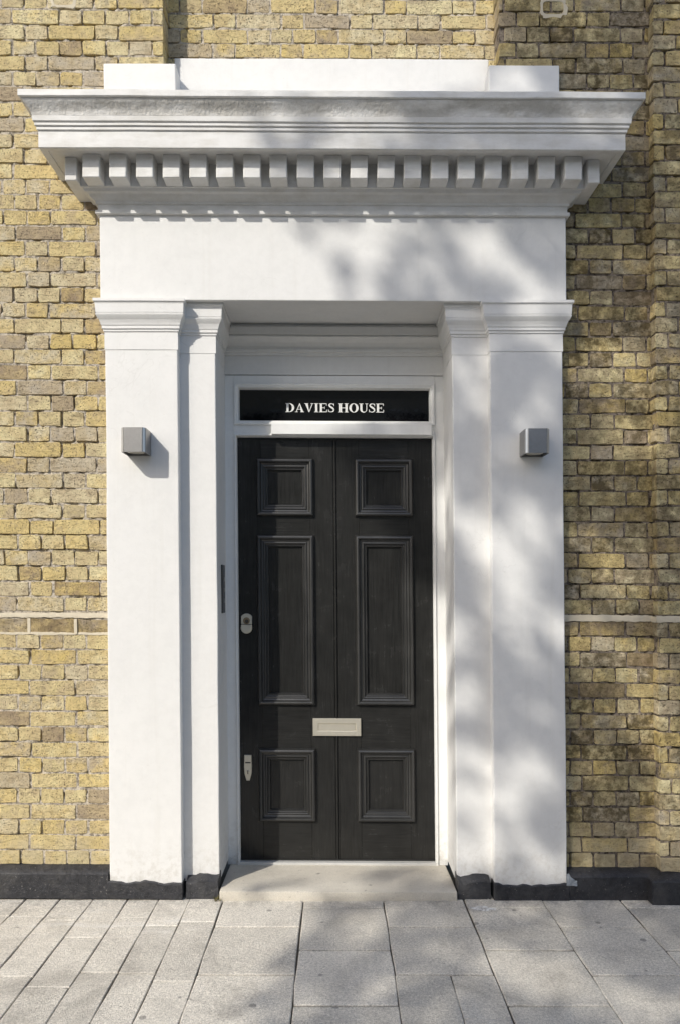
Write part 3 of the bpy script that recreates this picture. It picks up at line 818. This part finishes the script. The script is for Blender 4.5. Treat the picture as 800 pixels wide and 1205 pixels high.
# white paint spilt on the paving by the right pilaster, and a flap of peeling paint on the skirting
def blob(name, label, cat, cx, cy, rx, ry, z, seed, mat):
    bm = bmesh.new(); n = 26; c = bm.verts.new((cx, cy, z + .0012)); r_ = []
    for k in range(n):
        a = 2 * math.pi * k / n; q = 1 + .75 * noise.noise(Vector((math.cos(a) * 1.6 + seed, math.sin(a) * 1.6, seed)))
        r_.append(bm.verts.new((cx + rx * q * math.cos(a), cy + ry * q * math.sin(a), z)))
    for k in range(n): bm.faces.new((c, r_[k], r_[(k + 1) % n]))
    o = link(name, bm, mat, None, leaning=False); o['label'] = label; o['category'] = cat
WORN = M('worn_paint_spill', .8, .3); WORN.col(WORN.mix(WORN.ramp(WORN.noise(90, 4, .7), [(.42, 0), (.56, 1)]), (.34, .325, .30), (.66, .66, .65))); WORN = WORN.m
blob('paint_spill', 'patch of spilt white paint on the paving in front of the right pilaster', 'paint spill', .63, -.145, .060, .022, .0025, 2.2, WORN)
pf_ = M('blue_white_paint', .6, .4); pf_.col(pf_.mix(pf_.noise(60, 4), (.30, .34, .40), (.58, .62, .66))); PF = pf_.m
bm = bmesh.new()
g = [[bm.verts.new((1.004 + .046 * i / 5, -.064 - .012 * abs(noise.noise(Vector((i * .9, k * .8, 3)))), .072 + (.052 - .030 * i / 5) * k / 4 * (1 + .5 * noise.noise(Vector((i * .7, k, 8)))))) for k in range(5)] for i in range(6)]
for i in range(5):
    for k in range(4): bm.faces.new((g[i][k], g[i + 1][k], g[i + 1][k + 1], g[i][k + 1]))
bmesh.ops.solidify(bm, geom=bm.faces[:], thickness=.003)
o = link('paint_flake', bm, PF, None); o['label'] = 'crumpled bluish white paint flake on the black skirting at the right pilaster foot'; o['category'] = 'paint flake'
# dry weeds in the corner by the step
wd = thing('weed', 'small dry weed in the corner between left pilaster foot and doorstep', 'weed', (-.53, -.07, 0))
bm = bmesh.new()
for k in range(46):
    a = rnd.uniform(0, 6.28); L = rnd.uniform(.008, .026); bx, by = -.529 + rnd.uniform(-.014, .012), -.064 + rnd.uniform(-.012, .016)
    p0 = Vector((bx, by, 0)); tip = p0 + Vector((math.cos(a) * L * .7, math.sin(a) * L * .7 - .004, L)); sd = Vector((-math.sin(a), math.cos(a), 0)) * .0016
    bm.faces.new([bm.verts.new(q) for q in (p0 - sd, p0 + sd, tip)])
link('blades', bm, WDGREEN, wd)

# ------------------------------------------------------------------ the street behind the camera (seen in reflections, throws the tree shade)
bm = bmesh.new(); box(bm, -500, 500, -500, 400, -.5, -.125)
struct('ground', bm, plain('bare_ground', (.12, .115, .10), .95, .2, 0, .2, 2))
bm = bmesh.new(); box(bm, -60, 60, -7.0, -2.61, -.3, -.115)
struct('road', bm, plain('asphalt', (.055, .055, .056), .85, .3, 0, .35, 60, .006))
bm = bmesh.new(); box(bm, -60, 60, -2.60, -2.453, -.3, -.004); bevel(bm, .012, 2)
struct('kerb', bm, plain('granite_kerb', (.30, .295, .285), .8, .3, 0, .25, 120, .003))
bm = bmesh.new(); box(bm, -60, 60, -11.5, -7.01, -.3, .0)
struct('far_pavement', bm, plain('far_paving', (.27, .26, .24), .9, .3, 0, .25, 8))
ob = thing('terraced_house', 'long cream rendered house across the street with white sash windows', 'house', (0, -11.5, 0), leaning=False)
BW = plain('cream_render', (.66, .59, .47), .9, .2, 0, .35, 12, .006)
HB = 5.7  # unseen house, height and cream tone chosen for reflections and bounce light
bm = bmesh.new(); box(bm, -16, 16, -19, -11.5, 0, HB); link('wall', bm, BW, ob, leaning=False)
bm = bmesh.new(); box(bm, -16.1, 16.1, -19.1, -11.38, HB, HB + .22); bevel(bm, .02); link('parapet', bm, STEP if False else plain('coping', (.35, .33, .30), .85), ob, leaning=False)
FRM = JOIN
for fl in range(2):
    for k in range(10):
        xx = -13.5 + 3.0 * k; z0 = .6 + 2.75 * fl
        bm = bmesh.new(); framesweep(bm, xx - .55, xx + .55, z0, z0 + 1.75, 0, [(0, 0), (0, .03), (.07, .03), (.07, -.02)])
        for v in bm.verts: v.co.y = -11.497 - v.co.y
        box(bm, xx - .48, xx + .48, -11.49, -11.46, z0 + .86, z0 + .91)
        wn = link('window', bm, FRM, ob, leaning=False)
        bm = bmesh.new(); box(bm, xx - .5, xx + .5, -11.498, -11.488, z0 + .05, z0 + 1.70); sub('pane', bm, GLASS, wn, leaning=False)

# ------------------------------------------------------------------ the street tree
def interp(tab, y):
    for (a, b), (c, d) in zip(tab, tab[1:]):
        if y <= c: return b + (d - b) * max(0, (y - a)) / (c - a)
    return tab[-1][1]
EDGE = [(0, 590), (60, 585), (110, 470), (160, 430), (200, 380), (250, 335), (300, 350), (350, 430), (420, 500), (500, 440), (530, 395), (600, 408), (660, 480), (720, 532), (900, 540), (1010, 542), (1018, 500), (1050, 420), (1062, 380), (1130, 320), (1205, 285)]
LIT = [(548, 612, 34, 22, 35, 1), (575, 655, 60, 17, 40, 1), (612, 705, 50, 17, 40, .9), (640, 770, 34, 30, 30, .7), (620, 915, 27, 36, 20, 1), (560, 965, 24, 62, 0, 1), (606, 1015, 30, 34, 40, 1), (560, 700, 25, 18, 30, .7),
       (722, 420, 34, 42, 30, .8), (785, 440, 26, 70, 0, 1), (735, 520, 34, 40, 20, .6), (735, 672, 36, 22, 20, 1), (725, 765, 44, 30, 20, .9), (762, 830, 30, 26, 0, .9), (788, 930, 24, 70, 0, 1),
       (600, 330, 70, 14, 30, .9), (500, 300, 40, 16, 30, .7), (430, 320, 60, 24, 20, .8), (655, 320, 20, 30, 0, .6), (620, 95, 46, 22, 0, .9), (480, 148, 26, 20, 20, .6), (575, 150, 34, 20, 10, .7), (690, 140, 40, 18, 0, .4), (430, 215, 30, 20, 0, .5), (610, 215, 22, 20, 0, .5),
       (722, 470, 46, 80, 0, .82), (790, 440, 30, 95, 0, .9), (745, 790, 56, 50, 15, .85), (790, 925, 28, 80, 0, .9), (735, 672, 36, 22, 20, .9), (640, 660, 40, 60, 30, .6), (590, 800, 20, 40, 0, .5), (745, 330, 20, 30, 0, .5), (785, 150, 20, 60, 0, .5),
       (430, 1095, 34, 26, 20, .9), (600, 1140, 60, 18, 15, .8), (720, 1170, 90, 20, 10, .9), (660, 1110, 40, 12, 10, .6), (480, 1160, 40, 14, 10, .4), (560, 480, 20, 30, 0, .3), (640, 600, 20, 30, 20, .5)]
def shade(px, py):
    e = interp(EDGE, py) + 26 * noise.noise(Vector((py * .02, px * .004, 5)))
    t = min(1, max(0, (px - e + 15) / 60)); p = t * t * (3 - 2 * t) * .95
    p *= .85 + 1.15 * noise.noise(Vector((px * .014 + py * .004, py * .018, 2)))
    for (x, y, rx, ry, an, k) in LIT:
        c, s = math.cos(R(an)), math.sin(R(an)); dx, dy = px - x, py - y
        u, v = (dx * c + dy * s) / (rx * 1.45), (-dx * s + dy * c) / (ry * 1.45)
        p *= 1 - k * .97 * math.exp(-(u * u + v * v) ** 1.5)
    return max(0, min(1.15, p))
tr = thing('street_tree', 'tall leafy plane tree on the far pavement behind the photographer', 'tree', (-3.4, -7.6, 0), leaning=False)
BARK = plain('bark', (.20, .17, .12), .9, .2, 0, .4, 9, .02)
lm = M('plane_leaf', .55, .4); la = lm.attr('tint')
lm.col(lm.mix(la[0], (.045, .085, .020), (.10, .135, .035))); LEAF = lm.m
def limb(bm, p, q, r0, r1, n=8, bend=.0):
    p, q = Vector(p), Vector(q); d = (q - p); m_ = 5; u = d.orthogonal().normalized(); v = d.normalized().cross(u); rows = []
    for i in range(m_ + 1):
        t = i / m_; c = p.lerp(q, t) + u * bend * math.sin(t * math.pi); r = r0 + (r1 - r0) * t
        rows.append([bm.verts.new(c + (u * math.cos(2 * math.pi * k / n) + v * math.sin(2 * math.pi * k / n)) * r) for k in range(n)])
    for a, b in zip(rows, rows[1:]):
        for k in range(n): bm.faces.new((a[k], a[(k + 1) % n], b[(k + 1) % n], b[k]))
bm = bmesh.new(); limb(bm, (-3.4, -7.6, -.02), (-3.3, -7.4, 6.3), .24, .15, 12, .06); link('trunk', bm, BARK, tr, leaning=False, smooth=60)
bm = bmesh.new(); tips = []
for k in range(15):
    a = 2 * math.pi * k / 15 * 2.4; h0 = 4.6 + 1.7 * k / 15
    s = Vector((-3.35, -7.45, h0)); e = s + Vector((math.cos(a) * rnd.uniform(.8, 1.9), math.sin(a) * rnd.uniform(.6, 1.3), rnd.uniform(1.4, 4.2)))
    e.x = max(e.x, -5.0)
    limb(bm, s, e, .065, .02, 6, .12); tips.append((s, e))
    for q in range(4):
        m_ = s.lerp(e, rnd.uniform(.4, .95)); limb(bm, m_, m_ + Vector((rnd.uniform(-.5, .5), rnd.uniform(-.5, .5), rnd.uniform(.1, .8))), .018, .006, 5)
link('limb', bm, BARK, tr, leaning=False, smooth=60)
bm = bmesh.new(); bm.loops.layers.float_color.new('tint'); lay = bm.loops.layers.float_color['tint']; nl = 0
slope = Vector((.83, 1.0, -.92))
def hit(p):
    t = -p.y; q = p + slope * t
    if q.z < 0: return p + slope * (p.z / .92)
    if abs(q.x) < .53 and q.z < ZE: return q + slope * .3
    if q.z > H + 1.7 and q.z < H + 2.03: return q - slope * .22
    return q
for k in range(90000):
    # crown: an uneven ellipsoid, leaves thinned so their shadow follows the shade map
    u = Vector((rnd.gauss(0, 1), rnd.gauss(0, 1), rnd.gauss(0, 1))).normalized() * (rnd.random() ** .4)
    p = Vector((-4.0 + 3.2 * u.x, -7.0 + 1.6 * u.y, 8.0 + 3.9 * u.z))
    if noise.noise(p * .9) < -.22: continue
    q = hit(p); s = F / (3.3 + min(q.y, .3)); px, py = 395 + q.x * s, 690 - (q.z - H) * s
    if 0 <= px <= 830 and py > -40 and py < 1260:
        if rnd.random() > shade(px, py) * .24: continue
    elif px < 0: continue
    elif px < 600 and py <= -40: continue
    elif rnd.random() > .12: continue
    L = rnd.uniform(.055, .085); d = Vector((rnd.gauss(0, 1), rnd.gauss(0, 1), rnd.gauss(0, .6) - .3)).normalized(); sd = d.cross(Vector((rnd.gauss(0, .5), rnd.gauss(0, .5), 1))).normalized(); up = d.cross(sd) * .25
    pts = [p - d * L, p - d * L * .2 + sd * L * .85 + up * L, p + d * L, p - d * L * .2 - sd * L * .85 + up * L]
    vs = [bm.verts.new(v) for v in pts]; c = rnd.random()
    for f in (bm.faces.new((vs[0], vs[1], vs[2])), bm.faces.new((vs[0], vs[2], vs[3]))):
        for l in f.loops: l[lay] = (c, c, c, 1)
    nl += 1
def link_leaves():
    me = bpy.data.meshes.new('crown'); org = Vector((-3.2, -7.1, 9)); 
    for v in bm.verts: v.co -= org
    bm.to_mesh(me); bm.free(); me.materials.append(LEAF)
    o = bpy.data.objects.new('crown', me); COL.objects.link(o); o.parent = tr; o.location = org - tr.location; o['kind'] = 'stuff'
link_leaves()
print('leaves', nl, 'objects', len(bpy.data.objects))
